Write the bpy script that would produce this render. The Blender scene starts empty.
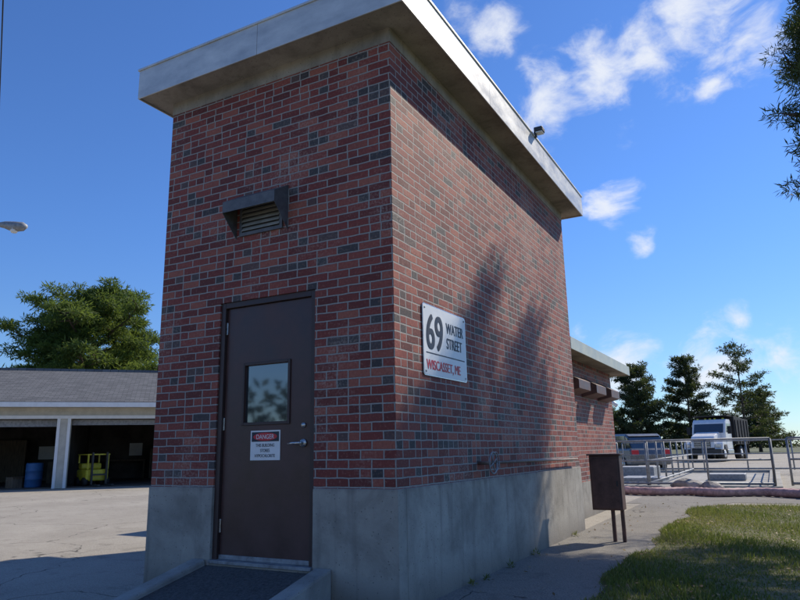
import bpy, bmesh, math, random
import numpy as np
from mathutils import Vector, Matrix, Euler
random.seed(7); rng=np.random.default_rng(11)
sc=bpy.context.scene
sc.view_settings.view_transform='Standard'; sc.view_settings.look='None'; sc.view_settings.exposure=0
GZ=-0.25
# ------------------------------------------------------------------ node helpers
class N:
    def __init__(s,nt): s.nt=nt
    def new(s,t,**k):
        n=s.nt.nodes.new(t)
        for a,b in k.items(): setattr(n,a,b)
        return n
    def link(s,a,b): s.nt.links.new(a,b)
    def put(s,sock,v):
        if isinstance(v,bpy.types.NodeSocket): s.link(v,sock)
        elif v is not None: sock.default_value=v
    def m(s,op,a,b=None,c=None,clamp=False):
        n=s.new('ShaderNodeMath',operation=op,use_clamp=clamp); s.put(n.inputs[0],a)
        if b is not None: s.put(n.inputs[1],b)
        if c is not None: s.put(n.inputs[2],c)
        return n.outputs[0]
    def noise(s,vec,scale,detail=4,rough=.55,dist=0):
        n=s.new('ShaderNodeTexNoise'); s.put(n.inputs['Vector'],vec); n.inputs['Scale'].default_value=scale
        n.inputs['Detail'].default_value=detail; n.inputs['Roughness'].default_value=rough; n.inputs['Distortion'].default_value=dist
        return n.outputs[0]
    def ramp(s,f,stops,interp='LINEAR'):
        n=s.new('ShaderNodeValToRGB'); s.put(n.inputs[0],f); r=n.color_ramp; r.interpolation=interp
        while len(r.elements)<len(stops): r.elements.new(.5)
        for e,(p,c) in zip(r.elements,stops):
            e.position=p; e.color=(c,c,c,1) if isinstance(c,(int,float)) else (*c,1)
        return n.outputs[0]
    def mix(s,f,a,b,blend='MIX'):
        n=s.new('ShaderNodeMix',data_type='RGBA',blend_type=blend); s.put(n.inputs[0],f)
        s.put(n.inputs[6],(*a,1) if isinstance(a,tuple) else a); s.put(n.inputs[7],(*b,1) if isinstance(b,tuple) else b)
        return n.outputs[2]
    def maprange(s,v,a,b,c=0,d=1,smooth=True):
        n=s.new('ShaderNodeMapRange'); n.interpolation_type='SMOOTHSTEP' if smooth else 'LINEAR'
        s.put(n.inputs[0],v); n.inputs[1].default_value=a;n.inputs[2].default_value=b;n.inputs[3].default_value=c;n.inputs[4].default_value=d
        return n.outputs[0]
    def comb(s,x,y,z):
        n=s.new('ShaderNodeCombineXYZ'); s.put(n.inputs[0],x);s.put(n.inputs[1],y);s.put(n.inputs[2],z); return n.outputs[0]
    def bump(s,h,dist,strength=1,normal=None):
        n=s.new('ShaderNodeBump'); s.put(n.inputs['Height'],h); n.inputs['Distance'].default_value=dist; n.inputs['Strength'].default_value=strength
        if normal is not None: s.link(normal,n.inputs['Normal'])
        return n.outputs[0]
def newmat(name):
    m=bpy.data.materials.new(name); m.use_nodes=True; return m,N(m.node_tree),m.node_tree.nodes['Principled BSDF']
def simple(name,col,rough=.6,metal=0,var=.12,scale=6,bump=0.0,spec=.4,stretch=(1,1,1)):
    m,n,b=newmat(name); tc=n.new('ShaderNodeTexCoord')
    mp=n.new('ShaderNodeMapping'); n.link(tc.outputs['Object'],mp.inputs[0]); mp.inputs['Scale'].default_value=stretch
    f2=n.noise(mp.outputs[0],scale,5,.68)
    lo=tuple(max(0,c*(1-var*2)) for c in col); hi=tuple(min(1,c*(1+var*1.6)) for c in col)
    n.link(n.ramp(f2,[(.3,lo),(.7,hi)]),b.inputs['Base Color'])
    n.link(n.maprange(f2,.3,.7,max(0,rough-.08),min(1,rough+.08)),b.inputs['Roughness'])
    b.inputs['Metallic'].default_value=metal; b.inputs['Specular IOR Level'].default_value=spec
    if bump: n.link(n.bump(f2,bump),b.inputs['Normal'])
    return m
# ------------------------------------------------------------------ materials
def brick_mat():
    m,n,b=newmat('brick'); tc=n.new('ShaderNodeTexCoord'); sp=n.new('ShaderNodeSeparateXYZ'); n.link(tc.outputs['Object'],sp.inputs[0])
    wob=n.m('MULTIPLY',n.m('SUBTRACT',n.noise(tc.outputs['Object'],9,1),.5),.010)
    u=n.m('ADD',n.m('ADD',sp.outputs[0],sp.outputs[1]),wob); v=n.m('ADD',n.m('ADD',sp.outputs[2],5.0-.585+.0677*8),wob)
    vr=n.m('DIVIDE',v,.0677); row=n.m('FLOOR',vr); fv=n.m('FRACT',vr)
    wr=n.new('ShaderNodeTexWhiteNoise'); n.link(n.comb(row,1.7,0),wr.inputs[0])
    u1=n.m('ADD',n.m('ADD',n.m('DIVIDE',u,.2032),n.m('MULTIPLY',n.m('MODULO',row,2),.5)),n.m('MULTIPLY',wr.outputs[0],.07)); cell=n.m('FLOOR',u1); fu=n.m('FRACT',u1)
    w1=n.new('ShaderNodeTexWhiteNoise'); n.link(n.comb(cell,row,3.3),w1.inputs[0])
    split=n.m('LESS_THAN',w1.outputs[0],.27)
    fm=n.m('MULTIPLY',fu,n.m('ADD',1,split)); fu2=n.m('FRACT',fm); idx=n.m('ADD',split,n.m('FLOOR',fm))
    wid=n.m('DIVIDE',.2032,n.m('ADD',1,split))
    du=n.m('MULTIPLY',n.m('MINIMUM',fu2,n.m('SUBTRACT',1,fu2)),wid); dv=n.m('MULTIPLY',n.m('MINIMUM',fv,n.m('SUBTRACT',1,fv)),.0677)
    sur=n.noise(tc.outputs['Object'],48,3,.75)
    d=n.m('ADD',n.m('MINIMUM',du,dv),n.m('MULTIPLY',n.m('SUBTRACT',sur,.5),.008))
    mask=n.maprange(d,.0042,.0070)
    w2=n.new('ShaderNodeTexWhiteNoise'); n.link(n.comb(cell,row,idx),w2.inputs[0]); s2=n.new('ShaderNodeSeparateColor'); n.link(w2.outputs[1],s2.inputs[0])
    dark=n.m('LESS_THAN',s2.outputs[0],n.m('ADD',.045,n.m('MULTIPLY',split,.24)))
    red=n.ramp(s2.outputs[1],[(0,(.13,.027,.022)),(.35,(.205,.040,.030)),(.7,(.27,.060,.043)),(1,(.36,.110,.070))])
    dk=n.ramp(s2.outputs[2],[(0,(.045,.042,.043)),(.6,(.075,.068,.066)),(1,(.13,.070,.06))])
    col=n.mix(dark,red,dk)
    col=n.mix(n.maprange(sur,.52,.75,0,.6),col,(.44,.23,.165))
    col=n.mix(n.maprange(sur,.5,.28,0,.5),col,(.075,.032,.028))
    big=n.noise(tc.outputs['Object'],1.3,4,.6)
    col=n.mix(n.m('MULTIPLY',n.maprange(big,.48,.70,0,.5),n.maprange(sur,.42,.62)),col,(.44,.36,.30))
    col=n.mix(n.maprange(big,.5,.3,0,.3),col,(.09,.035,.03))
    mort=n.ramp(sur,[(.3,(.25,.23,.21)),(.7,(.46,.43,.39))])
    n.link(n.mix(mask,mort,col),b.inputs['Base Color'])
    n.link(n.m('ADD',.60,n.m('MULTIPLY',sur,.25)),b.inputs['Roughness']); b.inputs['Specular IOR Level'].default_value=.4
    h=n.m('ADD',n.m('ADD',n.m('MULTIPLY',mask,.7),n.m('MULTIPLY',sur,.36)),n.m('MULTIPLY',n.m('MULTIPLY',s2.outputs[2],mask),.35))
    n.link(n.bump(h,.0078),b.inputs['Normal'])
    return m
def concrete_mat(name='concrete',base=(.30,.29,.265),stain=.5,streak=True,ground=False):
    m,n,b=newmat(name); tc=n.new('ShaderNodeTexCoord'); o=tc.outputs['Object']
    a=n.noise(o,2.2,6,.65,.4); f=n.noise(o,40,3,.7)
    mp=n.new('ShaderNodeMapping'); n.link(o,mp.inputs[0]); mp.inputs['Scale'].default_value=(7,7,.7); st=n.noise(mp.outputs[0],1,4,.6)
    lo=tuple(c*.60 for c in base); hi=tuple(min(1,c*1.32) for c in base)
    c=n.ramp(a,[(.3,lo),(.5,base),(.72,hi)])
    if streak: c=n.mix(n.maprange(st,.5,.72,0,stain),c,tuple(x*.45 for x in base))
    if ground:  # soil splash and damp near the ground
        sp=n.new('ShaderNodeSeparateXYZ'); n.link(o,sp.inputs[0]); zz=n.m('ADD',sp.outputs[2],n.m('MULTIPLY',n.m('SUBTRACT',a,.5),-.35))
        c=n.mix(n.maprange(zz,.02,-.28,0,.6),c,(.13,.11,.085))
        c=n.mix(n.maprange(n.m('ADD',sp.outputs[2],n.m('MULTIPLY',st,.15)),.62,.68,0,.45),c,(.15,.13,.12))
    c=n.mix(n.maprange(f,.55,.75,0,.4),c,tuple(x*.6 for x in base))
    vo=n.new('ShaderNodeTexVoronoi'); n.link(o,vo.inputs[0]); vo.inputs['Scale'].default_value=26
    pit=n.maprange(vo.outputs[0],.06,.14); c=n.mix(pit,tuple(x*.4 for x in base),c)
    n.link(c,b.inputs['Base Color']); b.inputs['Roughness'].default_value=.88
    n.link(n.bump(n.m('ADD',n.m('MULTIPLY',f,.5),n.m('ADD',a,n.m('MULTIPLY',pit,.4))),.006),b.inputs['Normal'])
    return m
def asphalt_mat(name,base,light,cracks=True,agg=90,cs=.3):
    m,n,b=newmat(name); tc=n.new('ShaderNodeTexCoord'); o=tc.outputs['Object']
    a=n.noise(o,.6,5,.62,.3); g=n.noise(o,agg,2,.8); p=n.noise(o,3.5,4,.7)
    c=n.ramp(a,[(.3,base),(.7,light)])
    c=n.mix(n.maprange(g,.4,.7,0,.55),c,tuple(min(1,x*1.5) for x in light))
    c=n.mix(n.maprange(g,.45,.25,0,.6),c,tuple(x*.35 for x in base))
    c=n.mix(n.maprange(p,.52,.75,0,.45),c,tuple(x*.5 for x in base))
    if cracks:
        vo=n.new('ShaderNodeTexVoronoi',feature='DISTANCE_TO_EDGE'); n.put(vo.inputs['Scale'],cs)
        wv=n.new('ShaderNodeVectorMath',operation='ADD'); n.link(o,wv.inputs[0]); nz=n.new('ShaderNodeTexNoise'); nz.inputs['Scale'].default_value=1.2; nz.inputs['Detail'].default_value=3; n.link(o,nz.inputs['Vector']); n.link(nz.outputs[1],wv.inputs[1]); n.link(wv.outputs[0],vo.inputs[0])
        ck=n.maprange(vo.outputs[0],.001,.006); ck=n.m('MAXIMUM',ck,n.maprange(p,.44,.58)); c=n.mix(ck,tuple(x*.4 for x in base),c)
    n.link(c,b.inputs['Base Color']); b.inputs['Roughness'].default_value=.9; b.inputs['Specular IOR Level'].default_value=.3
    n.link(n.bump(g,.006),b.inputs['Normal']); return m
def grass_ground_mat():
    m,n,b=newmat('lawn_soil'); tc=n.new('ShaderNodeTexCoord'); o=tc.outputs['Object']
    a=n.noise(o,.8,4,.6); g=n.noise(o,30,3,.75)
    c=n.ramp(a,[(.3,(.07,.085,.024)),(.55,(.13,.13,.04)),(.75,(.20,.165,.075))])
    c=n.mix(n.maprange(g,.45,.7,0,.6),c,(.20,.17,.08)); c=n.mix(n.maprange(g,.5,.3,0,.7),c,(.04,.035,.018))
    n.link(c,b.inputs['Base Color']); b.inputs['Roughness'].default_value=.95; n.link(n.bump(g,.03),b.inputs['Normal']); return m
def attr_mat(name,stops,trans=.35,rough=.6,tc=(.20,.26,.03)):
    m,n,b=newmat(name); at=n.new('ShaderNodeAttribute',attribute_name='shade')
    c=n.ramp(at.outputs['Fac'],stops); n.link(c,b.inputs['Base Color']); b.inputs['Roughness'].default_value=rough; b.inputs['Specular IOR Level'].default_value=.25
    tr=n.new('ShaderNodeBsdfTranslucent'); n.link(n.mix(.5,c,tc),tr.inputs[0])
    mx=n.new('ShaderNodeMixShader'); mx.inputs[0].default_value=trans; n.link(b.outputs[0],mx.inputs[1]); n.link(tr.outputs[0],mx.inputs[2])
    n.link(mx.outputs[0],m.node_tree.nodes['Material Output'].inputs[0]); return m
M={}
M['brick']=brick_mat()
M['concrete']=concrete_mat('concrete',(.34,.315,.27),.5,True,True)
M['conc_lt']=concrete_mat('kerb_concrete',(.34,.33,.30),.3,False)
M['soffit']=concrete_mat('soffit_concrete',(.33,.29,.24),.45,True)
M['alu']=simple('fascia_aluminium',(.60,.60,.585),.45,.3,.11,1.2,stretch=(2,2,5))
M['door']=simple('door_brown_paint',(.080,.040,.034),.36,0,.16,3,.0012)
M['frame']=simple('frame_brown_paint',(.055,.032,.028),.45,0,.1,4)
M['steel']=simple('brushed_steel',(.55,.54,.52),.3,.9,.1,20)
M['galv']=simple('galvanised_steel',(.30,.31,.32),.6,.4,.2,14)
M['pipe']=simple('pipe_paint',(.22,.17,.14),.55,.3,.25,14)
M['darkmetal']=simple('dark_metal',(.06,.058,.055),.55,.3,.2,12)
M['ventmetal']=simple('vent_metal',(.14,.14,.145),.6,.3,.2,12)
M['black']=simple('black_rubber',(.02,.02,.02),.7,0,.2,20)
M['white']=simple('white_paint',(.78,.78,.76),.4,0,.04,4)
M['louvre']=simple('louvre_paint',(.36,.34,.29),.6,0,.12,9)
M['cream']=simple('cream_trim',(.52,.49,.41),.6,0,.1,3)
M['red']=simple('red_paint',(.60,.03,.04),.45,0,.05,5)
M['blacktext']=simple('black_paint',(.02,.025,.04),.5,0,.05,5)
M['boxbrown']=simple('box_brown_paint',(.13,.07,.055),.5,.1,.2,7)
M['asphalt']=asphalt_mat('driveway_asphalt',(.26,.235,.195),(.37,.34,.285))
M['path']=asphalt_mat('path_asphalt',(.16,.148,.13),(.235,.22,.19),True,70,.45)
M['ramp']=asphalt_mat('ramp_gravel',(.07,.068,.065),(.10,.098,.095),False,40)
M['soil']=grass_ground_mat()
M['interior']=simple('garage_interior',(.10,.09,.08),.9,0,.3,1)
M['wood']=simple('weathered_wood',(.17,.13,.09),.85,0,.25,4,.01,stretch=(6,6,.6))
M['bark']=simple('bark',(.10,.075,.055),.9,0,.35,5,.03,stretch=(4,4,.8))
M['blue']=simple('blue_plastic',(.04,.13,.30),.45,0,.1,5)
M['yellow']=simple('yellow_paint',(.62,.55,.05),.45,0,.15,5)
M['hose']=simple('hose_pink',(.52,.32,.29),.6,0,.25,9)
M['hoseg']=simple('hose_green',(.06,.17,.11),.55,0,.2,6)
M['rock']=simple('stone',(.34,.31,.27),.85,0,.3,4,.03)
M['trim']=simple('annex_trim',(.50,.52,.45),.5,.2,.08,3)
M['truckwhite']=simple('truck_white_paint',(.74,.75,.76),.25,0,.03,2)
M['carpaint']=simple('car_paint_grey',(.16,.17,.185),.3,.4,.04,2)
M['field']=simple('field_grass',(.10,.11,.045),.95,0,.3,.3,.02)
def glass(name,c=(.02,.025,.03),r=.04):
    m,n,b=newmat(name); tc=n.new('ShaderNodeTexCoord'); f=n.noise(tc.outputs['Object'],3,3)
    n.link(n.ramp(f,[(.3,c),(.7,tuple(x*1.4 for x in c))]),b.inputs['Base Color']); b.inputs['Roughness'].default_value=r; b.inputs['IOR'].default_value=1.9; b.inputs['Specular IOR Level'].default_value=.8
    return m
M['glass']=glass('window_glass')
def shingle():
    m,n,b=newmat('roof_shingles'); tc=n.new('ShaderNodeTexCoord'); br=n.new('ShaderNodeTexBrick'); n.link(tc.outputs['Object'],br.inputs[0])
    for k,v in dict(Scale=1.0,**{'Mortar Size':.012,'Brick Width':.33,'Row Height':.14,'Bias':0}).items(): br.inputs[k].default_value=v
    br.inputs['Color1'].default_value=(.075,.078,.082,1); br.inputs['Color2'].default_value=(.145,.147,.15,1); br.inputs['Mortar'].default_value=(.03,.03,.032,1)
    g=n.noise(tc.outputs['Object'],50,2); c=n.mix(n.maprange(g,.4,.7,0,.4),br.outputs[0],(.18,.185,.19))
    n.link(c,b.inputs['Base Color']); b.inputs['Roughness'].default_value=.9; return m
M['shingle']=shingle()
# ------------------------------------------------------------------ geometry helpers
def obj(name,verts,faces,mat,parent=None,smooth=False,bevel=0):
    me=bpy.data.meshes.new(name); me.from_pydata([tuple(v) for v in verts],[],faces); me.update()
    me.materials.append(M[mat] if isinstance(mat,str) else mat)
    o=bpy.data.objects.new(name,me); sc.collection.objects.link(o)
    if parent: o.parent=parent
    if smooth:
        for p in me.polygons: p.use_smooth=True
    if bevel:
        b=o.modifiers.new('bev','BEVEL'); b.width=bevel; b.segments=2; b.limit_method='ANGLE'
    return o
def empty(name,loc=(0,0,0),rz=0):
    e=bpy.data.objects.new(name,None); e.location=loc; e.rotation_euler=(0,0,rz); e.empty_display_size=.2; sc.collection.objects.link(e); return e
def boxes(name,bl,mat,parent=None,bevel=0):
    V=[];F=[]
    for (x0,y0,z0,x1,y1,z1) in bl:
        k=len(V); V+=[(x0,y0,z0),(x1,y0,z0),(x1,y1,z0),(x0,y1,z0),(x0,y0,z1),(x1,y0,z1),(x1,y1,z1),(x0,y1,z1)]
        F+=[[k+i for i in f] for f in ((0,3,2,1),(4,5,6,7),(0,1,5,4),(1,2,6,5),(2,3,7,6),(3,0,4,7))]
    return obj(name,V,F,mat,parent,False,bevel)
def tubes(name,paths,mat,parent=None,seg=10):
    V=[];F=[]
    for pts,rad in paths:
        pts=[Vector(p) for p in pts]
        if not hasattr(rad,'__len__'): rad=[rad]*len(pts)
        prev=None; base=len(V)
        for i,p in enumerate(pts):
            t=(pts[min(i+1,len(pts)-1)]-pts[max(i-1,0)]).normalized()
            if prev is None:
                a=t.orthogonal().normalized()
            else:
                a=(prev-t*prev.dot(t)); a=a.normalized() if a.length>1e-6 else t.orthogonal().normalized()
            prev=a; b=t.cross(a)
            for k in range(seg):
                th=2*math.pi*k/seg; V.append(p+(a*math.cos(th)+b*math.sin(th))*rad[i])
        for i in range(len(pts)-1):
            for k in range(seg):
                a0=base+i*seg+k; a1=base+i*seg+(k+1)%seg; F.append([a0,a1,a1+seg,a0+seg])
        F.append([base+k for k in range(seg)][::-1]); F.append([base+(len(pts)-1)*seg+k for k in range(seg)])
    return obj(name,V,F,mat,parent,True)
def prism(name,prof,x0,x1,mat,parent=None,bevel=0,axis='y'):
    n=len(prof)
    if axis=='y': V=[(a,x0,z) for a,z in prof]+[(a,x1,z) for a,z in prof]
    else: V=[(x0,a,z) for a,z in prof]+[(x1,a,z) for a,z in prof]
    F=[list(range(n)),list(range(n,2*n))[::-1]]+[[i,(i+1)%n+0,(i+1)%n+n,i+n][::-1] for i in range(n)]
    o=obj(name,V,F,mat,parent,False,0)
    bm=bmesh.new(); bm.from_mesh(o.data); bmesh.ops.recalc_face_normals(bm,faces=bm.faces); bm.to_mesh(o.data); bm.free()
    if bevel:
        b=o.modifiers.new('bev','BEVEL'); b.width=bevel; b.segments=2; b.limit_method='ANGLE'
    return o
def fastmesh(name,V,nper,mat,shade,parent=None):
    n=len(V)//nper; me=bpy.data.meshes.new(name); me.vertices.add(len(V)); me.vertices.foreach_set('co',V.astype(np.float32).ravel())
    me.loops.add(len(V)); me.loops.foreach_set('vertex_index',np.arange(len(V),dtype=np.int32))
    me.polygons.add(n); me.polygons.foreach_set('loop_start',np.arange(n,dtype=np.int32)*nper)
    me.update(calc_edges=True); me.materials.append(M[mat])
    at=me.attributes.new('shade','FLOAT','FACE'); at.data.foreach_set('value',shade.astype(np.float32))
    o=bpy.data.objects.new(name,me); sc.collection.objects.link(o)
    if parent: o.parent=parent
    return o
def leaves(name,C,R,n,ln,wd,mat,parent,flat=.7,droop=0.):
    k=len(C); c=np.repeat(C,n,0); r=np.repeat(R,n)
    off=rng.normal(size=(k*n,3)); off/=np.linalg.norm(off,axis=1)[:,None]; off*=(rng.random(k*n)**.45)[:,None]
    off[:,2]*=flat; p=c+off*r[:,None]
    d=rng.normal(size=(k*n,3)); d+=off*1.2; d[:,2]-=droop; d/=np.linalg.norm(d,axis=1)[:,None]
    s=np.cross(d,rng.normal(size=(k*n,3))); s/=np.linalg.norm(s,axis=1)[:,None]
    L=(ln*(.6+.8*rng.random(k*n)))[:,None]; W=(wd*(.6+.8*rng.random(k*n)))[:,None]
    V=np.stack([p,p+d*L*.5+s*W*.5,p+d*L,p+d*L*.5-s*W*.5],1).reshape(-1,3)
    sh=np.repeat(rng.random(k)*.6,n)+rng.random(k*n)*.3+off[:,2]*.15
    return fastmesh(name,V,4,mat,np.clip(sh,0,1),parent)
M['leaf_back']=attr_mat('pine_foliage_green',[(0,(.035,.065,.017)),(.5,(.08,.13,.030)),(1,(.16,.205,.045))],.45,.6,(.26,.34,.05))
M['leaf_pine']=attr_mat('pine_needles',[(0,(.022,.038,.018)),(.6,(.05,.075,.03)),(1,(.09,.12,.045))],.2)
M['leaf_far']=attr_mat('spruce_needles',[(0,(.020,.030,.016)),(.6,(.040,.056,.026)),(1,(.075,.090,.040))],.25)
M['grass']=attr_mat('grass_blades',[(0,(.06,.09,.022)),(.4,(.14,.175,.04)),(.7,(.28,.26,.09)),(1,(.40,.33,.17))],.4)
M['litter']=attr_mat('fallen_leaves',[(0,(.10,.055,.025)),(.5,(.22,.13,.06)),(1,(.38,.27,.10))],.2)
def tree(name,base,H,h0,prof,nl,mat,per=45,clumps=7,cr=.5,ln=.16,wd=.035,trunk=.2,rise=.25,flat=.6,seed=1,lean=(0,0),droop=0,limbs_extra=()):
    r=random.Random(seed); e=empty(name,base); P=[]
    top=[ (lean[0]*t+.05*H*.2*math.sin(3*t),lean[1]*t,H*t*.99) for t in (0,.15,.3,.5,.7,.85,1)]
    P.append((top,[trunk*(1.25 if i==0 else 1)*(1-t*.93) for i,t in enumerate((0,.15,.3,.5,.7,.85,1))]))
    C=[];R=[]
    def limb(z,az,L,rs,dense=1):
        t=z/H; o=Vector((lean[0]*t,lean[1]*t,z)); d=Vector((math.cos(az),math.sin(az),0)); pts=[]
        for k in range(5):
            s=k/4; pts.append(o+d*L*s+Vector((r.uniform(-.05,.05)*L*s,r.uniform(-.05,.05)*L*s,L*(rs*s+ .12*s*s))))
        rr=max(.012,trunk*.32*(L/max(2.5,H*.3))); P.append((pts,[rr*(1-.85*k/4) for k in range(5)]))
        nc=int(dense*max(2,int(clumps*L/ (H*.3)+.5)))
        for j in range(nc):
            s=.3+.7*(j+r.random())/nc
            if dense>1: s=.45+.55*(j+r.random())/nc
            i0=min(3,int(s*4)); q=pts[i0].lerp(pts[i0+1],s*4-i0)
            side=r.uniform(-1,1)*L*(.32 if dense==1 else .2)*(1.15-s*.6); pp=Vector((-d.y,d.x,0))
            tip=q+pp*side+Vector((0,0,r.uniform(-.05,.12)*L))+d*abs(side)*.4
            if abs(side)>.15: P.append(([q,tip],[rr*.35,rr*.1]))
            C.append(tip); R.append(cr*r.uniform(.6,1.25)*(1 if dense==1 else .75))
    for i in range(nl):
        f=(i+r.random()*.8)/nl; z=h0+(H-h0)*f; L=prof(f)*r.uniform(.62,1.12); limb(z,i*2.4+r.uniform(-.5,.5),L,rise+.5*f*f)
    for a in limbs_extra: limb(*a)
    C.append(Vector((lean[0],lean[1],H))); R.append(cr*.6)
    tubes('trunk_and_limbs',P,'bark',e,7)
    leaves('foliage',np.array([tuple(c) for c in C]),np.array(R),per,ln,wd,mat,e,flat,droop)
    return e
def S(d,l,z=GZ):  # site survey frame (rotated 28.4 deg from the building grid) -> world
    return (2.405-.4755*d+.8797*l,-4.351+.8797*d+.4755*l,z)
def text(name,s,size,loc,rot,mat,parent,ext=.0015,sx=1,bold=0,align='LEFT'):
    cu=bpy.data.curves.new(name,'FONT'); cu.body=s; cu.size=size; cu.extrude=ext; cu.offset=bold; cu.align_x=align; cu.align_y='BOTTOM_BASELINE'
    o=bpy.data.objects.new(name+'_c',cu); sc.collection.objects.link(o); bpy.context.view_layer.update()
    me=bpy.data.meshes.new_from_object(o.evaluated_get(bpy.context.evaluated_depsgraph_get())); bpy.data.objects.remove(o)
    o=bpy.data.objects.new(name,me); sc.collection.objects.link(o); me.materials.clear(); me.materials.append(M[mat])
    o.location=loc; o.rotation_euler=rot; o.scale=(sx,1,1); o.parent=parent; return o
# ------------------------------------------------------------------ camera
pit,rol,yaw=.2213,-.0195,-.4955
fw=Vector((math.sin(yaw)*math.cos(pit),math.cos(yaw)*math.cos(pit),math.sin(pit))); r=Vector((math.cos(yaw),-math.sin(yaw),0)); u=r.cross(fw)
r2=r*math.cos(rol)+u*math.sin(rol); u2=-r*math.sin(rol)+u*math.cos(rol)
cd=bpy.data.cameras.new('camera'); cam=bpy.data.objects.new('camera',cd); sc.collection.objects.link(cam); sc.camera=cam
mw=Matrix((r2,u2,-fw)).transposed().to_4x4(); mw.translation=Vector((2.405,-4.3512,.8596)); cam.matrix_world=mw
cd.sensor_width=36; cd.lens=36*667.18/800; cd.clip_start=.05; cd.clip_end=2000
# ------------------------------------------------------------------ sun + sky
sd=Vector((2.5,4.99,4.85)).normalized()
sl=bpy.data.lights.new('sun','SUN'); sl.energy=5.0; sl.angle=math.radians(.5); sl.color=(1,.91,.77)
so=bpy.data.objects.new('sun',sl); sc.collection.objects.link(so); so.rotation_euler=(-sd).to_track_quat('-Z','Y').to_euler(); so.location=sd*50
w=bpy.data.worlds.new('World'); sc.world=w; w.use_nodes=True; n=N(w.node_tree); bg=w.node_tree.nodes['Background']
sky=n.new('ShaderNodeTexSky'); sky.sky_type='NISHITA'; sky.sun_disc=False; sky.sun_elevation=math.asin(sd.z); sky.sun_rotation=math.atan2(sd.x,sd.y)
sky.air_density=1.0; sky.dust_density=.1; sky.ozone_density=2.5; sky.altitude=10
tc=n.new('ShaderNodeTexCoord'); D=tc.outputs['Generated']
blobs=[((-.235,.9140,.5066),.08),((-.1578,.9384,.5385),.10),((-.0892,.969,.578),.10),((-.025,.995,.615),.10),((.0707,1.0525,.5894),.09),((-.1823,.9744,.3601),.06),((-.3087,.8403,.6172),.07),
 ((-.1454,1.0089,.3036),.03),((-.17,1.03,.115),.07),((-.06,1.0904,.10),.10),((.0408,1.1518,.115),.06),((-.2179,1.0011,.1804),.03),((-.0205,1.109,.1761),.03),((-.0025,1.0276,.5323),.04),((.3,-.8,.5),.35)]
wn=n.new('ShaderNodeTexNoise'); n.link(D,wn.inputs['Vector']); wn.inputs['Scale'].default_value=7; wn.inputs['Detail'].default_value=2
wd_=n.new('ShaderNodeVectorMath',operation='MULTIPLY_ADD'); n.link(wn.outputs[1],wd_.inputs[0]); wd_.inputs[1].default_value=(.12,.12,.07); n.link(D,wd_.inputs[2])
sh_=n.new('ShaderNodeVectorMath',operation='SUBTRACT'); n.link(wd_.outputs[0],sh_.inputs[0]); sh_.inputs[1].default_value=(.06,.06,.035); DW=sh_.outputs[0]
mask=None
for c,rad in blobs:
    c=Vector(c).normalized(); v=n.new('ShaderNodeVectorMath',operation='DISTANCE'); n.link(DW,v.inputs[0]); v.inputs[1].default_value=c
    k=n.maprange(v.outputs['Value'],rad,rad*.1,0,1,False); mask=k if mask is None else n.m('MAXIMUM',mask,k)
mp=n.new('ShaderNodeMapping'); n.link(DW,mp.inputs[0]); mp.inputs['Rotation'].default_value=(0,.5,0); mp.inputs['Scale'].default_value=(.9,.9,1.5)
nz=n.noise(mp.outputs[0],13,6,.6,.1)
cl=n.m('ADD',nz,n.m('MULTIPLY',mask,.36))
dens=n.maprange(cl,.60,.96); dens=n.m('MULTIPLY',dens,n.maprange(mask,0,.35)); dens=n.m('MULTIPLY',dens,.92)
spz=n.new('ShaderNodeSeparateXYZ'); n.link(D,spz.inputs[0])
tint=n.mix(n.maprange(spz.outputs[2],0,.35,0,1),(.54,.71,.95),(.52,.79,1.22))
skyc=n.mix(1.0,sky.outputs[0],tint,'MULTIPLY')
skyc=n.mix(dens,skyc,(6.6,6.9,7.5))
n.link(skyc,bg.inputs[0]); bg.inputs[1].default_value=.13
# ------------------------------------------------------------------ ground
def sheet(name,poly,z,mat,th=None):
    return obj(name,[(x,y,z) for x,y in poly],[list(range(len(poly)))],mat)
sheet('ground',[(-900,-900),(900,-900),(900,900),(-900,900)],GZ-.012,'field')
sheet('driveway',[(-70,-40),(0.02,-40),(0.02,9.9),(40,9.9),(40,13.2),(60,60),(-10,85),(-70,40)],GZ-.008,'asphalt')
edge=[(1.02+.07*math.sin(y*1.9)+.045*math.sin(y*5.1+1)+ (0 if y<8.6 else (y-8.6)*.25),y) for y in np.linspace(-9,9.7,60)]
sheet('asphalt_path',[(0,-9)]+[(x+.08,y) for x,y in edge]+[(1.6,10.5),(40,10.5),(40,12.2),(-.3,12.2),(-.3,9.9),(0,9.9)],GZ-.004,'path')
sheet('lawn',edge+[(3,9.95),(8,9.8),(30,9.9),(30,-9)],GZ+.002,'soil')
nb=110000
gx=1.0+rng.random(nb)**1.7*9; gy=-.6+rng.random(nb)*10.5
e=1.02+.07*np.sin(gy*1.9)+.045*np.sin(gy*5.1+1)+np.maximum(0,gy-8.6)*.25
dens_=np.sin(gx*2.1+gy*1.3)*np.sin(gx*.9-gy*2.3)+rng.normal(size=nb)*.5
keep=(gx>e-.04+rng.random(nb)*.12)&(dens_>-.75); gx=gx[keep];gy=gy[keep];k=len(gx)
p=np.stack([gx,gy,np.full(k,GZ)],1); th=rng.random(k)*6.283; hh=(.018+.045*rng.random(k)**2)*(1+.4*np.sin(gx*3+gy*2)); ln=rng.random(k)*hh*1.1
w_=.004+.003*rng.random(k); s=np.stack([np.cos(th),np.sin(th),np.zeros(k)],1)*w_[:,None]; ph=rng.random(k)*6.283
tip=p+np.stack([np.cos(ph)*ln,np.sin(ph)*ln,hh],1)
gsh=np.clip(.47+.28*np.sin(gx*1.7+gy*.8)*np.sin(gy*1.1)+rng.normal(size=k)*.2,0,1)
fastmesh('grass',np.stack([p-s,p+s,tip],1).reshape(-1,3),3,'grass',gsh)
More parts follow.
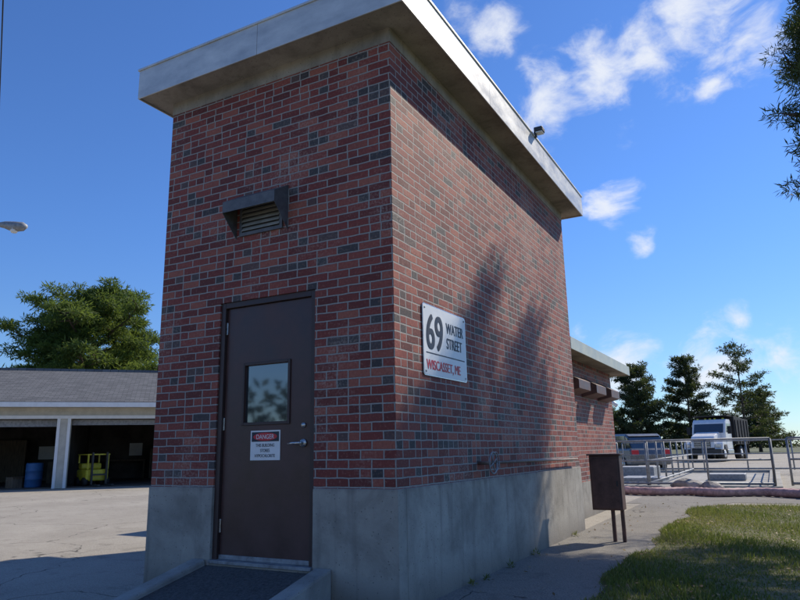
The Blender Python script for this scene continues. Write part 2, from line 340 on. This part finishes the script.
k=3200; lx=.1+rng.random(k)*7; ly=-1+rng.random(k)*11; thn=(lx>1.0)|(rng.random(k)<.16+.5*(lx<.25)); lx=lx[thn];ly=ly[thn];k=len(lx)
lz=GZ+.004+rng.random(k)*.012+np.where(lx>1,.018,0); p=np.stack([lx,ly,lz],1); a=rng.random(k)*6.283; sz=.009+.015*rng.random(k)
A=np.stack([np.cos(a),np.sin(a),rng.normal(size=k)*.25],1)*sz[:,None]; B_=np.stack([-np.sin(a),np.cos(a),rng.normal(size=k)*.25],1)*sz[:,None]*.6
fastmesh('leaf_litter',np.stack([p-A,p+B_,p+A,p-B_],1).reshape(-1,3),4,'litter',rng.random(k))
C=np.array([(.05+random.random()*.06,y+random.uniform(-.1,.1),GZ+.01) for y in (1.2,1.5,2.1,2.9,4.6)]); 
leaves('weeds',C,np.array([random.uniform(.02,.05) for _ in C]),40,.045,.007,'grass',None,.7,-1.0)
# ------------------------------------------------------------------ main building
W=2.51; L=5.29; H=4.20; hb=.585; xl,xr,dh=-1.765,-.735,2.165; zs=4.33; zt=4.62
B=empty('brick_building')
def quads(name,Q,mat,parent): 
    V=[];F=[]
    for q in Q: F.append([len(V)+i for i in range(4)]); V+=list(q)
    return obj(name,V,F,mat,parent)
rv=.12
def fr(x0,z0,x1,z1,y=0): return [(x0,y,z0),(x1,y,z0),(x1,y,z1),(x0,y,z1)]
quads('brick_walls',[fr(-W,hb,xl,H),fr(xr,hb,0,H),fr(xl,dh,xr,H),
  [(0,0,hb),(0,L,hb),(0,L,H),(0,0,H)],[(-W,L,hb),(-W,0,hb),(-W,0,H),(-W,L,H)],[(0,L,hb),(-W,L,hb),(-W,L,H),(0,L,H)],
  [(xl,0,hb),(xl,rv,hb),(xl,rv,dh),(xl,0,dh)],[(xr,rv,hb),(xr,0,hb),(xr,0,dh),(xr,rv,dh)],[(xl,0,dh),(xl,rv,dh),(xr,rv,dh),(xr,0,dh)]],'brick',B)
zb=GZ-.3; p_=.012
boxes('concrete_base',[(-W-p_,-p_,zb,xl,rv,hb),(xr,-p_,zb,p_,rv,hb),(-.14,rv,zb,p_,L+p_,hb-.0005),(-W-p_,rv,zb,-W+.14,L+p_,hb-.0005),(-W+.14,L-.13,zb,-.14,L+p_,hb-.001),(xl,-.01,zb,xr,rv,-.012)],'concrete',B,.006)
boxes('concrete_band',[(-W-.004,-.004,H,.004,L+.004,zs)],'soffit',B)
o1,o2=.26,.20
boxes('roof_slab',[(-W-o2,-o1,zs,o1,L+o1,zt-.03)],'soffit',B)
fa=[]; t=.012
def seams(a0,a1,step):
    xs=[a0]; 
    while xs[-1]+step<a1: xs.append(xs[-1]+step)
    return xs+[a1]
xs=seams(-W-o2-t,o1+t,1.52)
for a,b in zip(xs[:-1],xs[1:]): fa.append((a+.0015,-o1-t,zs-.015,b-.0015,-o1,zt)); 
ys=seams(-o1,L+o1,1.9)
for a,b in zip(ys[:-1],ys[1:]): fa+= [(o1,a+.0015,zs-.015,o1+t,b-.0015,zt),(-W-o2-t,a+.0015,zs-.015,-W-o2,b-.0015,zt)]
fa.append((-W-o2-t,L+o1,zs-.015,o1+t,L+o1+t,zt))
boxes('roof_fascia',fa,'alu',B,.002)
boxes('roof_edge_cap',[(-W-o2-t-.012,-o1-t-.012,zt,o1+t+.012,-o1+.12,zt+.022),(o1-.12,-o1+.12,zt,o1+t+.012,L+o1+.02,zt+.022),(-W-o2-t-.012,-o1+.12,zt,-W-o2+.12,L+o1+.02,zt+.022)],'alu',B,.003)
boxes('roof_membrane',[(-W-o2+.02,-o1+.02,zt-.03,o1-.02,L+o1-.02,zt-.001)],'darkmetal',B)
# door
boxes('door_frame',[(xl,.015,0,xl+.05,rv,dh),(xr-.05,.015,0,xr,rv,dh),(xl+.05,.015,dh-.05,xr-.05,rv,dh)],'frame',B,.003)
dx0,dx1=xl+.053,xr-.053; wx0,wx1,wz0,wz1=-1.49,-1.03,1.11,1.59
yd=.045
boxes('door_leaf',[(dx0,yd,.035,wx0,yd+.045,dh-.054),(wx1,yd,.035,dx1,yd+.045,dh-.054),(wx0,yd,.035,wx1,yd+.045,wz0),(wx0,yd,wz1,wx1,yd+.045,dh-.054)],'door',B)
boxes('door_window_trim',[(wx0-.025,yd-.012,wz0-.025,wx0,yd-.0005,wz1+.025),(wx1,yd-.012,wz0-.025,wx1+.025,yd-.0005,wz1+.025),(wx0,yd-.012,wz0-.025,wx1,yd-.0005,wz0),(wx0,yd-.012,wz1,wx1,yd-.0005,wz1+.025)],'frame',B,.003)
boxes('door_window_glass',[(wx0,yd+.015,wz0,wx1,yd+.02,wz1)],'glass',B)
boxes('door_backing',[(xl,rv,-.1,xr,rv+.02,dh)],'darkmetal',B)
boxes('door_sweep',[(dx0,yd-.01,.015,dx1,yd-.001,.05)],'galv',B,.002)
boxes('door_threshold',[(xl+.0,-.03,-.012,xr,rv,.014)],'galv',B,.003)
boxes('door_hinges',[(dx0-.012,yd-.014,z,dx0+.012,yd-.001,z+.11) for z in (.22,1.05,1.88)],'steel',B,.004)
hx=-.865; hz=.93
tubes('door_lever',[([(hx,yd,hz),(hx,yd-.015,hz)],.032),([(hx,yd-.01,hz),(hx,yd-.06,hz)],.011),([(hx+.005,yd-.06,hz),(hx-.06,yd-.065,hz),(hx-.12,yd-.055,hz-.003)],[.012,.01,.008]),([(hx,yd,hz+.14),(hx,yd-.012,hz+.14)],.02)],'steel',B,16)
# vent hood
vx0,vx1=-1.56,-1.08; vz0,vz1=2.75,3.08
boxes('vent_louvre_frame',[(vx0,-.02,vz0,vx0+.03,-.001,vz1),(vx1-.03,-.02,vz0,vx1,-.001,vz1),(vx0+.03,-.02,vz0,vx1-.03,-.001,vz0+.03),(vx0+.03,-.02,vz1-.03,vx1-.03,-.001,vz1)],'ventmetal',B)
boxes('vent_recess',[(vx0+.03,-.006,vz0+.03,vx1-.03,-.002,vz1-.03)],'darkmetal',B)
V=[];F=[]
for i in range(6):
    z=vz0+.045+i*.042; k=len(V); V+=[(vx0+.03,-.006,z+.03),(vx1-.03,-.006,z+.03),(vx1-.03,-.028,z),(vx0+.03,-.028,z),(vx0+.03,-.006,z+.025),(vx1-.03,-.006,z+.025),(vx1-.03,-.028,z-.004),(vx0+.03,-.028,z-.004)]
    F+=[[k,k+3,k+2,k+1],[k+4,k+5,k+6,k+7],[k+3,k+7,k+6,k+2]]
obj('vent_louvre_blades',V,F,'louvre',B)
a0,a1=vx0-.05,vx1+.05; zt_,zf=3.14,3.03; yo=-.19; 
V=[(a0,0,zt_),(a1,0,zt_),(a1,yo,zf),(a0,yo,zf), (a0,yo,zf-.10),(a1,yo,zf-.10), (a0,0,vz0-.02),(a1,0,vz0-.02)]
vh=obj('vent_hood',V,[[0,3,2,1],[3,4,5,2],[0,6,4,3],[1,2,5,7]],'ventmetal',B); sm=vh.modifiers.new('s','SOLIDIFY'); sm.thickness=.004
fl=empty('roof_light_fixture',(o1+.04,3.2,zt+.02))
boxes('bracket',[(-.03,-.02,-.02,.0,.02,.05)],'darkmetal',fl); boxes('housing',[(-.02,-.06,.03,.09,.06,.09)],'darkmetal',fl,.012); boxes('lens',[(.0,-.05,.018,.08,.05,.029)],'white',fl)
# annex
X=empty('brick_annex',(0,0,0)); ax=-.35
boxes('walls',[(-4.5,L+.02,.3,ax,9.7,2.28)],'brick',X)
boxes('base',[(-4.5,L+.02,zb,ax+.01,9.71,.3)],'concrete',X)
boxes('roof',[(-4.7,L+.03,2.28,-.02,9.95,2.42)],'soffit',X)
boxes('fascia',[(-.02,L+.03,2.26,0.0,9.95,2.44),(-4.7,9.95,2.26,0,9.97,2.44)],'trim',X,.002)
for i,y in enumerate((6.0,7.2,8.4)):
    prism('louvre_hood_%d'%(i+1),[(ax,2.02),(ax+.26,1.88),(ax+.26,1.74),(ax,1.68)],y,y+.75,'boxbrown',X,.005)
# ramp + kerbs
R_=empty('entrance_ramp'); ye=-1.0
obj('gravel_surface',[(-1.8,-.012,-.03),(-.70,-.012,-.03),(-.70,ye,-.235),(-1.8,ye,-.235)],[[0,3,2,1]],'ramp',R_)
for i,(a,b) in enumerate(((-1.95,-1.8),(-.70,-.55))):
    obj('kerb_%d'%(i+1),[(a,-.015,zb),(b,-.015,zb),(b,ye,zb),(a,ye,zb),(a,-.015,.02),(b,-.015,.02),(b,ye,-.2),(a,ye,-.2)],[[0,1,2,3],[4,7,6,5],[0,4,5,1],[1,5,6,2],[2,6,7,3],[3,7,4,0]],'conc_lt',R_,bevel=.018)
# ------------------------------------------------------------------ address sign (on x=0 wall)
A=empty('address_sign',(0.004,.46,1.45))
sw,sh=.89,.60
def rrect(w,h,r,x): 
    pts=[]
    for cx,cz,a0 in ((w-r,r,-90),(w-r,h-r,0),(r,h-r,90),(r,r,180)):
        for k in range(6): a=math.radians(a0+k*18); pts.append((x,cx+r*math.cos(a),cz+r*math.sin(a)))
    return pts
def plate(name,w,h,r,x,th,mat,parent,off=(0,0)):
    a=[(p[0],p[1]+off[0],p[2]+off[1]) for p in rrect(w,h,r,x)]; b=[(x+th,p[1],p[2]) for p in a]; n_=len(a)
    return obj(name,a+b,[list(range(n_))[::-1],list(range(n_,2*n_))]+[[i,(i+1)%n_,(i+1)%n_+n_,i+n_] for i in range(n_)],mat,parent)
plate('plate',sw,sh,.03,0,.006,'steel',A); plate('face',sw-.016,sh-.016,.025,.006,.002,'white',A,(.008,.008))
rot=(math.pi/2,0,math.pi/2); tx=.0095
for dz in (0,.007):
    for dy in (0,.008,.016): text('number_69',"69",.42,(tx+.0002*dy/.008+.0006*dz/.007,.045+dy,.225+dz),rot,'blacktext',A,.0008,.80,0)
for dy in (0,.003,.006):
    text('text_water',"WATER",.135,(tx+.02*dy,.45+dy,.40),rot,'blacktext',A,.0008,.80,0)
    text('text_street',"STREET",.135,(tx+.02*dy,.45+dy,.265),rot,'blacktext',A,.0008,.76,0)
    text('text_town',"WISCASSET, ME",.115,(tx+.02*dy,.05+dy,.055),rot,'red',A,.0008,.86,0)
boxes('rule',[(.008,.05,.185,.0092,sw-.05,.195)],'blacktext',A)
tubes('bolts',[([(.006,y,z),(.012,y,z)],.009) for y in (.04,sw-.04) for z in (.035,sh-.035)],'galv',A)
# danger sign (on door)
Dg=empty('danger_sign',(-1.41,yd-.001,.80)); 
boxes('plate',[(0,-.003,0,.31,0,.24)],'white',Dg); boxes('black_header',[(.012,-.0042,.15,.298,-.0032,.228)],'blacktext',Dg)
V=[(.155+.125*math.cos(a),-.0055,.189+.033*math.sin(a)) for a in np.linspace(0,2*math.pi,32,endpoint=False)]
obj('red_oval',V,[list(range(32))],'red',Dg)
r3=(math.pi/2,0,0)
text('text_danger',"DANGER",.052,(.155,-.0065,.171),r3,'white',Dg,.0005,.9,.0,'CENTER')
for i,s_ in enumerate(("THIS BUILDING","STORES","HYPOCHLORITE")): text('text_%d'%i,s_,.036,(.155,-.0045,.108-i*.042),r3,'blacktext',Dg,.0005,.8,0,'CENTER')
# ------------------------------------------------------------------ wall pipe + valve
P=empty('wall_pipe',(0,1.55,.73))
tubes('pipe',[([(.06,0,0),(.06,3.4,-.03)],.013),([(0,.25,0),(.06,.25,0)],.009),([(0,3.1,-.02),(.06,3.1,-.03)],.009),([(0,-.0,0),(.14,0,0)],.016)],'pipe',P)
ring=[(.15,.095*math.cos(a),.095*math.sin(a)) for a in np.linspace(0,2*math.pi,33)]
ring2=[(.10,.20+.085*math.cos(a),.01+.085*math.sin(a)) for a in np.linspace(0,2*math.pi,33)]
tubes('handwheel',[(ring,.007),(ring2,.005)]+[([(.15,0,0),(.15,.095*math.cos(a),.095*math.sin(a))],.005) for a in (.4,1.97,3.54,5.11)],'galv',P,8)
# ------------------------------------------------------------------ utility box
U=empty('utility_box',(.40,4.15,GZ))
boxes('cabinet',[(0,0,.36,.36,.20,1.0)],'boxbrown',U,.008)
boxes('cabinet_door',[(.02,-.012,.38,.34,-.0005,.96)],'boxbrown',U,.004)
boxes('rain_cap',[(-.02,-.03,1.0,.38,.22,1.018)],'boxbrown',U,.004)
boxes('posts',[(.20,.07,0,.24,.11,.36),(.31,.07,0,.35,.11,.36)],'boxbrown',U)
boxes('latch',[(.31,-.03,.64,.325,-.0125,.70)],'darkmetal',U)
# ------------------------------------------------------------------ garage
g0=Vector(S(24.2,-14.1)); g1=Vector(S(25.8,-9.4)); ga=math.atan2((g1-g0).y,(g1-g0).x)
G=empty('garage_building',S(24.9,-12.2),ga)
zt2=2.47; bays=[(-13,-9.2),(-8.6,-4.9),(-4.3,-.45),(0,3.7),(4.3,8)]
post=[];last=-14
for a,b in bays: post.append((last,0,0,a,.3,zt2)); last=b
post.append((last,0,0,9,.3,zt2))
boxes('door_posts',post,'cream',G,.01)
boxes('header',[(-14,-.0,zt2,9,.3,2.95)],'cream',G)
boxes('trim_boards',[(a-.1,-.03,0,a,-.001,zt2) for a,b in bays]+[(b,-.03,0,b+.1,-.001,zt2) for a,b in bays]+[(-14,-.03,zt2+.001,9,-.001,zt2+.12)],'white',G)
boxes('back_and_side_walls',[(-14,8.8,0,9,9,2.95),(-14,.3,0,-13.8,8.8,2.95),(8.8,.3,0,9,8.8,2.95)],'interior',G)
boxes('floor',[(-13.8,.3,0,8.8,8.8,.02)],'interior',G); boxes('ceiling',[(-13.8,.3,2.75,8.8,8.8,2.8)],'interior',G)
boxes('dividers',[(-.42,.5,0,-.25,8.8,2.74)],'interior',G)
def plane_obj(name,y0,z0,y1,z1,x0,x1,mat):
    ln=math.hypot(y1-y0,z1-z0); o=boxes(name,[(x0,0,-.12,x1,ln,0)],mat,G); o.location=(0,y0,z0); o.rotation_euler=(math.atan2(z1-z0,y1-y0),0,0)
plane_obj('roof_front',-.6,3.05,4.5,4.72,-14.5,9.5,'shingle')
plane_obj('roof_back',9.6,3.05,4.5,4.721,-14.5,9.5,'shingle')
boxes('gutter_fascia',[(-14.5,-.66,2.86,9.5,-.61,3.03)],'white',G)
boxes('soffit',[(-14.5,-.6,2.86,9.5,0,2.88)],'cream',G)
prism('gable',[(.1,2.95),(4.5,4.45),(8.9,2.95)],8.8,8.98,'cream',G,axis='x')
boxes('back_window',[(1.6,8.77,1.1,2.2,8.79,1.7),(-2.4,8.77,1.0,-1.2,8.79,1.6)],'white',G)
boxes('shelving',[(-4.2,8.0,0.02,-2.8,8.7,1.9),(2.6,7.5,0.02,3.6,8.6,1.4),(-1.4,5,0.02,-.6,5.8,.9),(-4.0,2,.02,-3.4,3.2,1.3)],'wood',G,.02)
boxes('workbench',[(.3,7.9,.85,2.4,8.6,.92),(.35,8,.02,.42,8.5,.85),(2.3,8,.02,2.37,8.5,.85)],'wood',G)
boxes('overhead_door_tracks',[(-4.3,.4,2.2,-.45,.45,2.45),(0,.4,2.25,3.7,.45,2.45)],'galv',G)
bb=empty('blue_barrel',S(25.6,-13.75)); tubes('drum',[([(0,0,.02),(0,0,.06),(0,0,.3),(0,0,.32),(0,0,.34),(0,0,.6),(0,0,.62),(0,0,.64),(0,0,.86),(0,0,.9)],[.27,.29,.29,.305,.29,.29,.305,.29,.29,.27])],'blue',bb,24)
boxes('lid',[(-.05,-.05,.9,.05,.05,.93)],'black',bb)
cb=empty('cardboard_box',S(25.4,-14.35)); boxes('carton',[(-.2,-.2,0,.2,.2,.4)],'wood',cb,.01); boxes('flaps',[(-.3,-.2,.40,-.02,.2,.41),(.02,-.2,.402,.32,.2,.412)],'wood',cb)
fk=empty('yellow_forklift',S(26.0,-11.6),ga+.5)
boxes('body',[(-.42,-.1,.2,.42,.8,.62),(-.38,.45,.62,.38,.8,.85)],'yellow',fk,.06)
boxes('overhead_guard',[(-.4,-.1,.62,-.35,-.05,1.15),(.35,-.1,.62,.4,-.05,1.15),(-.4,.72,.85,-.35,.77,1.15),(.35,.72,.85,.4,.77,1.15),(-.42,-.12,1.15,.42,.79,1.19)],'yellow',fk)
boxes('mast_and_forks',[(-.3,-.25,.05,-.24,-.17,1.25),(.24,-.25,.05,.3,-.17,1.25),(-.3,-.85,.05,-.2,-.2,.09),(.2,-.85,.05,.3,-.2,.09),(-.3,-.26,.4,.3,-.23,.46)],'darkmetal',fk)
tubes('wheels',[([(s*.34,y,.17),(s*.47,y,.17)],.17) for s in (-1,1) for y in (.05,.65)],'black',fk,16)
# ------------------------------------------------------------------ street lamp + wires
Lm=empty('street_lamp',(-14.3,3.85,GZ))
lp=Vector((-12.9,4.6,6.25))-Vector((-14.3,3.85,GZ))
tubes('wooden_pole',[([(-.25,-.1,0),(-.25,-.1,10)],[.17,.12])],'wood',Lm,12)
tubes('arm',[([(-.25,-.1,6.2),(.5,.25,lp.z+.12),(lp.x-.25,lp.y-.13,lp.z+.08)],.03)],'galv',Lm)
hd=lp; q=Vector((.88,.475,0)).normalized()
tubes('lamp_head',[([hd-q*.38+Vector((0,0,.06)),hd-q*.2+Vector((0,0,.05)),hd,hd+q*.22,hd+q*.32],[.05,.09,.13,.11,.04])],'galv',Lm,14)
tubes('lens',[([hd+q*.02+Vector((0,0,-.06)),hd+q*.02+Vector((0,0,-.15))],[.11,.06])],'white',Lm,14)
tubes('insulators',[([(-.15,-.1,7.2),(.15,.1,7.2)],.05),([(-.25,-.1,9.2),(.3,.2,9.2)],.04)],'darkmetal',Lm)
ow=empty('overhead_wire',(-12.9,3.94,9))
tubes('cable',[([(-1.6,.0,-.2),(0,0,0),(6.06,-3.46,-1.01),(14,-8,-1.2)],.012)],'black',ow,6)
# ------------------------------------------------------------------ trees
tree('pine_tree',S(40,-18.6),10.7,1.5,lambda f:4.9*(math.sin(math.pi*min(1,(f*.86+.14)))**.7),66,'leaf_back',per=210,clumps=8,cr=.66,ln=.30,wd=.06,trunk=.28,rise=.12,flat=.42,seed=3)
tree('pine_tree',S(43,-24.2),6.0,1.2,lambda f:3.4*(math.sin(math.pi*min(1,(f*.88+.12)))**.6),34,'leaf_back',per=150,clumps=7,cr=.7,ln=.30,wd=.08,trunk=.22,rise=.15,flat=.5,seed=5)
# pine whose boughs enter at the right and whose shadow falls on the side wall
R218=math.radians
tree('pine_tree',(6.9,10.4,GZ),11.2,7.0,lambda f:3.3*(1-f)**.45+.4,36,'leaf_pine',per=200,clumps=7,cr=.42,ln=.15,wd=.019,trunk=.22,rise=.04,flat=.5,seed=9,
  limbs_extra=[(5.7,R218(218),4.5,.04,3),(4.9,R218(216),4.3,.02,2.5),
   (8.6,R218(180),3.1,.03,3.5),(9.3,R218(165),3.0,.03,3.5),(9.0,R218(200),3.2,.03,3.5),(9.8,R218(186),2.9,.03,3),(8.3,R218(212),3.3,.03,3.5),(9.9,R218(150),2.8,.0,2),(8.9,R218(222),3.2,.03,2.5),(8.0,R218(192),3.2,.02,3.5),(8.2,R218(168),3.1,.02,3.5),(8.7,R218(152),3.1,.02,3),(8.4,R218(176),3.4,.0,3),(8.9,R218(208),3.3,.0,3)])
far=[(78,27.3,10.0,3.7,.6,44,90,21),(80,33.8,11.1,3.0,.6,44,90,22),(80,40.2,12.6,4.2,.6,34,50,23),(84,24.2,7.4,3.4,.5,34,80,24),(90,47.0,7.4,3.0,.5,30,70,25)]
for i,(d,l,h,rr_,ex,nl,per,sd_) in enumerate(far):
    tree('pine_tree',S(d,l),h,1.0,(lambda f,rr_=rr_,ex=ex:rr_*(1-f)**ex+.5),nl,'leaf_far',per=per,clumps=8,cr=.5,ln=.4,wd=.09,trunk=.2,rise=.06,flat=.45,seed=sd_)
C=[];R=[]
for l in np.arange(-160,190,1.6):
    hgt=2.2+1.5*math.sin(l*.11)+1.2*math.sin(l*.37+1)+random.random()*1.8
    for z in np.arange(.3,max(1.2,hgt),1.0): C.append(S(170+8*math.sin(l*.05),l+random.uniform(-.6,.6),z-.3)); R.append(1.3)
leaves('distant_treeline',np.array(C),np.array(R),34,1.0,.45,'leaf_far',None,.8)
C=[];R=[]
for l in np.arange(-60,40,1.6):
    hgt=5+2.5*math.sin(l*.19)+1.5*math.sin(l*.5)
    for z in np.arange(.5,hgt,1.5): C.append((l,-38+4*math.sin(l*.1),z)); R.append(1.6)
leaves('background_treeline',np.array(C),np.array(R),24,.9,.45,'leaf_far',None,.8)
# ------------------------------------------------------------------ basin, railings
bx0,bx1,by0,by1=-3.2,2.35,13.7,24.5
Ba=empty('treatment_basin',(0,0,0))
boxes('basin_kerb',[(bx0-.1,by0-.15,GZ-.1,bx1+.15,by0+.15,GZ+.14),(bx0-.1,by1-.15,GZ-.1,bx1+.15,by1+.15,GZ+.14),(bx0-.1,by0+.15,GZ-.1,bx0+.2,by1-.15,GZ+.14),(bx1-.15,by0+.15,GZ-.1,bx1+.15,by1-.15,GZ+.14)],'conc_lt',Ba,.01)
boxes('basin_deck',[(bx0+.2,by0+.15,GZ-.1,bx1-.15,by1-.15,GZ+.05)],'conc_lt',Ba)
boxes('basin_hatches',[(-1.6,16,GZ+.05,-.4,17.4,GZ+.22),(.6,18,GZ+.05,1.6,19,GZ+.24),(-2.4,20,GZ+.05,-1.2,21.5,GZ+.4)],'galv',Ba,.02)
def rail(name,pts,step=1.4,h=1.08,z=GZ+.14):
    e=empty(name,(pts[0][0],pts[0][1],z)); P=[]
    o=Vector((pts[0][0],pts[0][1],0))
    for a,b in zip(pts[:-1],pts[1:]):
        a=Vector((*a,0))-o; b=Vector((*b,0))-o; Ln=(b-a).length; k=max(1,round(Ln/step))
        for i in range(k+1): q=a.lerp(b,i/k); P.append(([q,q+Vector((0,0,h))],.026))
        for hh in (h,h*.55): P.append(([a+Vector((0,0,hh)),b+Vector((0,0,hh))],.022))
        P.append(([a+Vector((0,0,.05)),b+Vector((0,0,.05))],.03))
    tubes('rails_and_posts',P,'galv',e,8); return e
rail('metal_railing',[(bx0,by1),(bx0,by0),(bx1,by0),(bx1,by1)],1.25)
rail('metal_railing',[(2.7,13.9),(4.4,13.9),(4.4,22)],1.1)
rail('metal_railing',[(-3,24.5),(9,24.5)],1.6)
rail('metal_railing',[(-.4,13.8),(-.4,24.4)],1.6)
cw=empty('concrete_wall',(3.15,12.5,GZ)); boxes('panel',[(0,0,0,.9,.12,.8)],'conc_lt',cw,.01); boxes('coping',[(-.03,-.03,.8,.93,.15,.86)],'conc_lt',cw,.01)
vp=empty('vent_pipe',(-1.6,15.2,GZ)); tubes('stack',[([(0,0,0),(0,0,2.1),(0.05,0,2.25),(.2,0,2.3),(.3,0,2.2)],.06)],'white',vp)
def hose(name,pts,rad,mat):
    e=empty(name,(pts[0][0],pts[0][1],GZ)); P=[];RR=[]
    for i in range(len(pts)-1):
        p0,p1,p2,p3=[Vector((*pts[min(max(j,0),len(pts)-1)],0)) for j in (i-1,i,i+1,i+2)]
        for k in range(10):
            t=k/10; q=.5*((2*p1)+(p2-p0)*t+(2*p0-5*p1+4*p2-p3)*t*t+(3*p1-p0-3*p2+p3)*t**3); P.append(q-Vector((pts[0][0],pts[0][1],-rad))); RR.append(rad*(1+.12*(k%2)))
    tubes('hose_tube',[(P,RR)],mat,e,10)
hose('pink_hose',[(-1.2,12.9),(-.2,12.2),(.6,12.5),(1.2,12.1),(2.1,12.45),(3.0,11.9),(4.5,12.3),(7,11.8)],.085,'hose')
hose('pink_hose',[(-1,12.7),(.3,13.0),(1.3,12.75),(2.4,13.1),(3.4,12.7),(6,12.9)],.065,'hose')
hose('green_hose',[(1.0,12.9+.25)]+[(1.7+.45*math.cos(a),13.05+.22*math.sin(a)) for a in np.linspace(3.1,14,14)]+[(3,13.2),(5,13.1)],.06,'hoseg')
def rock(loc,s,seed):
    from mathutils import noise
    bm=bmesh.new(); bmesh.ops.create_icosphere(bm,subdivisions=3,radius=1); rr=random.Random(seed); o=Vector((rr.random()*9,rr.random()*9,0))
    for v in bm.verts: v.co*=1+.35*noise.noise(v.co*1.3+o); v.co=Vector((v.co.x*s[0],v.co.y*s[1],v.co.z*s[2]))
    me=bpy.data.meshes.new('boulder'); bm.to_mesh(me); bm.free(); me.materials.append(M['rock']); o_=bpy.data.objects.new('boulder',me); o_.location=loc; sc.collection.objects.link(o_)
rock((.55,13.0,GZ+.12),(.35,.22,.22),1); rock((1.05,12.95,GZ+.10),(.28,.2,.18),2); rock((.1,12.8,GZ+.06),(.2,.15,.13),4)
# ------------------------------------------------------------------ dump truck
hd_=Vector((.4755*.78-.8797*.63,-.8797*.78-.4755*.63,0)); T=empty('dump_truck',S(46,20.9),math.atan2(hd_.y,hd_.x))
boxes('chassis',[(-4.6,-.45,.6,2.6,.45,.85),(2.6,-1.15,.45,2.8,1.15,.8)],'darkmetal',T,.03)
prism('hood',[(.9,.85),(.9,1.85),(1.2,1.88),(2.35,1.62),(2.62,1.35),(2.66,.85)],-.72,.72,'truckwhite',T,.06)
for s in (-1,1):
    prism('fender_%s'%('l' if s>0 else 'r'),[(1.0,.75),(1.05,1.15),(1.35,1.38),(2.1,1.38),(2.45,1.15),(2.6,.75),(2.3,.75),(2.15,1.05),(1.35,1.05),(1.2,.75)],min(s*.7,s*1.18),max(s*.7,s*1.18),'truckwhite',T,.03)
prism('cab',[(-.7,.75),(-.7,2.55),(-.5,2.72),(.35,2.72),(.62,2.5),(.95,1.82),(.95,.75)],-1.05,1.05,'truckwhite',T,.06)
obj('windshield',[(.665,-.92,2.42),(.665,.92,2.42),(.975,.92,1.83),(.975,-.92,1.83)],[[0,3,2,1]],'glass',T)
for s in (-1,1):
    obj('side_window',[(-.45,s*1.056,1.85),(.7,s*1.056,1.85),(.5,s*1.056,2.42),(-.45,s*1.056,2.42)],[[0,1,2,3]],'glass',T)
    boxes('mirror',[(.75,min(s*1.15,s*1.4),1.75,.82,max(s*1.15,s*1.4),2.25)],'black',T,.02)
    boxes('headlight',[(2.55,min(s*.78,s*1.08),.92,2.64,max(s*.78,s*1.08),1.12)],'steel',T,.02)
    boxes('step_tank',[(-.6,min(s*.75,s*1.1),.4,.8,max(s*.75,s*1.1),.75)],'steel',T,.05)
boxes('grille',[(2.63,-.5,.92,2.70,.5,1.38)],'darkmetal',T,.02); boxes('grille_bars',[(2.70,-.48,.95+i*.085,2.715,.48,.98+i*.085) for i in range(5)],'steel',T)
boxes('cab_lights',[(.1,y-.06,2.72,.2,y+.06,2.80) for y in (-.8,-.3,0,.3,.8)],'yellow',T,.01)
prism('dump_body',[(-4.9,1.2),(-5.0,2.75),(-1.0,2.95),(-1.0,1.05),(-4.6,1.05)],-1.2,1.2,'black',T,.03)
boxes('body_ribs',[(x,s*1.2-.05,1.1,x+.1,s*1.2+.05,2.7) for x in (-4.5,-3.7,-2.9,-2.1,-1.3) for s in (-1,1)],'black',T)
boxes('cab_protector',[(-1.0,-1.1,2.90,.3,1.1,2.98)],'black',T,.02)
wp=[];hp=[]
for x in (1.75,-2.6,-3.8):
    for s in (-1,1):
        wp.append(([(x,s*.72,.5),(x,s*.76,.5),(x,s*1.06,.5),(x,s*1.1,.5)],[.46,.5,.5,.46])); hp.append(([(x,s*1.08,.5),(x,s*1.125,.5)],[.28,.2]))
tubes('tyres',wp,'black',T,24); tubes('wheel_hubs',hp,'white',T,16)
# ------------------------------------------------------------------ parked car
K=empty('parked_car',S(31,10.2),math.radians(118+6))
prism('lower_body',[(-2.2,.3),(-2.25,.75),(-2.15,.98),(1.0,.98),(2.0,.82),(2.2,.6),(2.2,.3)],-.88,.88,'carpaint',K,.07)
prism('greenhouse',[(-2.05,.96),(-1.75,1.45),(-1.5,1.58),(.1,1.6),(.95,.96)],-.76,.76,'glass',K,.06)
prism('roof_panel',[(-1.75,1.50),(-1.5,1.60),(.1,1.62),(.25,1.52)],-.72,.72,'carpaint',K,.03)
boxes('pillars',[(x,s*.765-.01,.97,x+.08,s*.765+.01,1.52) for x in (-1.5,-.55,.25) for s in (-1,1)],'carpaint',K)
tubes('tyres',[([(x,s*.68,.33),(x,s*.9,.33)],.33) for x in (-1.4,1.35) for s in (-1,1)],'black',K,20)
tubes('wheel_rims',[([(x,s*.89,.33),(x,s*.91,.33)],.2) for x in (-1.4,1.35) for s in (-1,1)],'steel',K,16)
boxes('lamps_and_bumper',[(-2.28,-.85,.72,-2.2,-.55,.92),(-2.28,.55,.72,-2.2,.85,.92)],'red',K,.01); boxes('headlamps',[(2.1,-.8,.62,2.21,-.5,.76),(2.1,.5,.62,2.21,.8,.76)],'steel',K,.01)
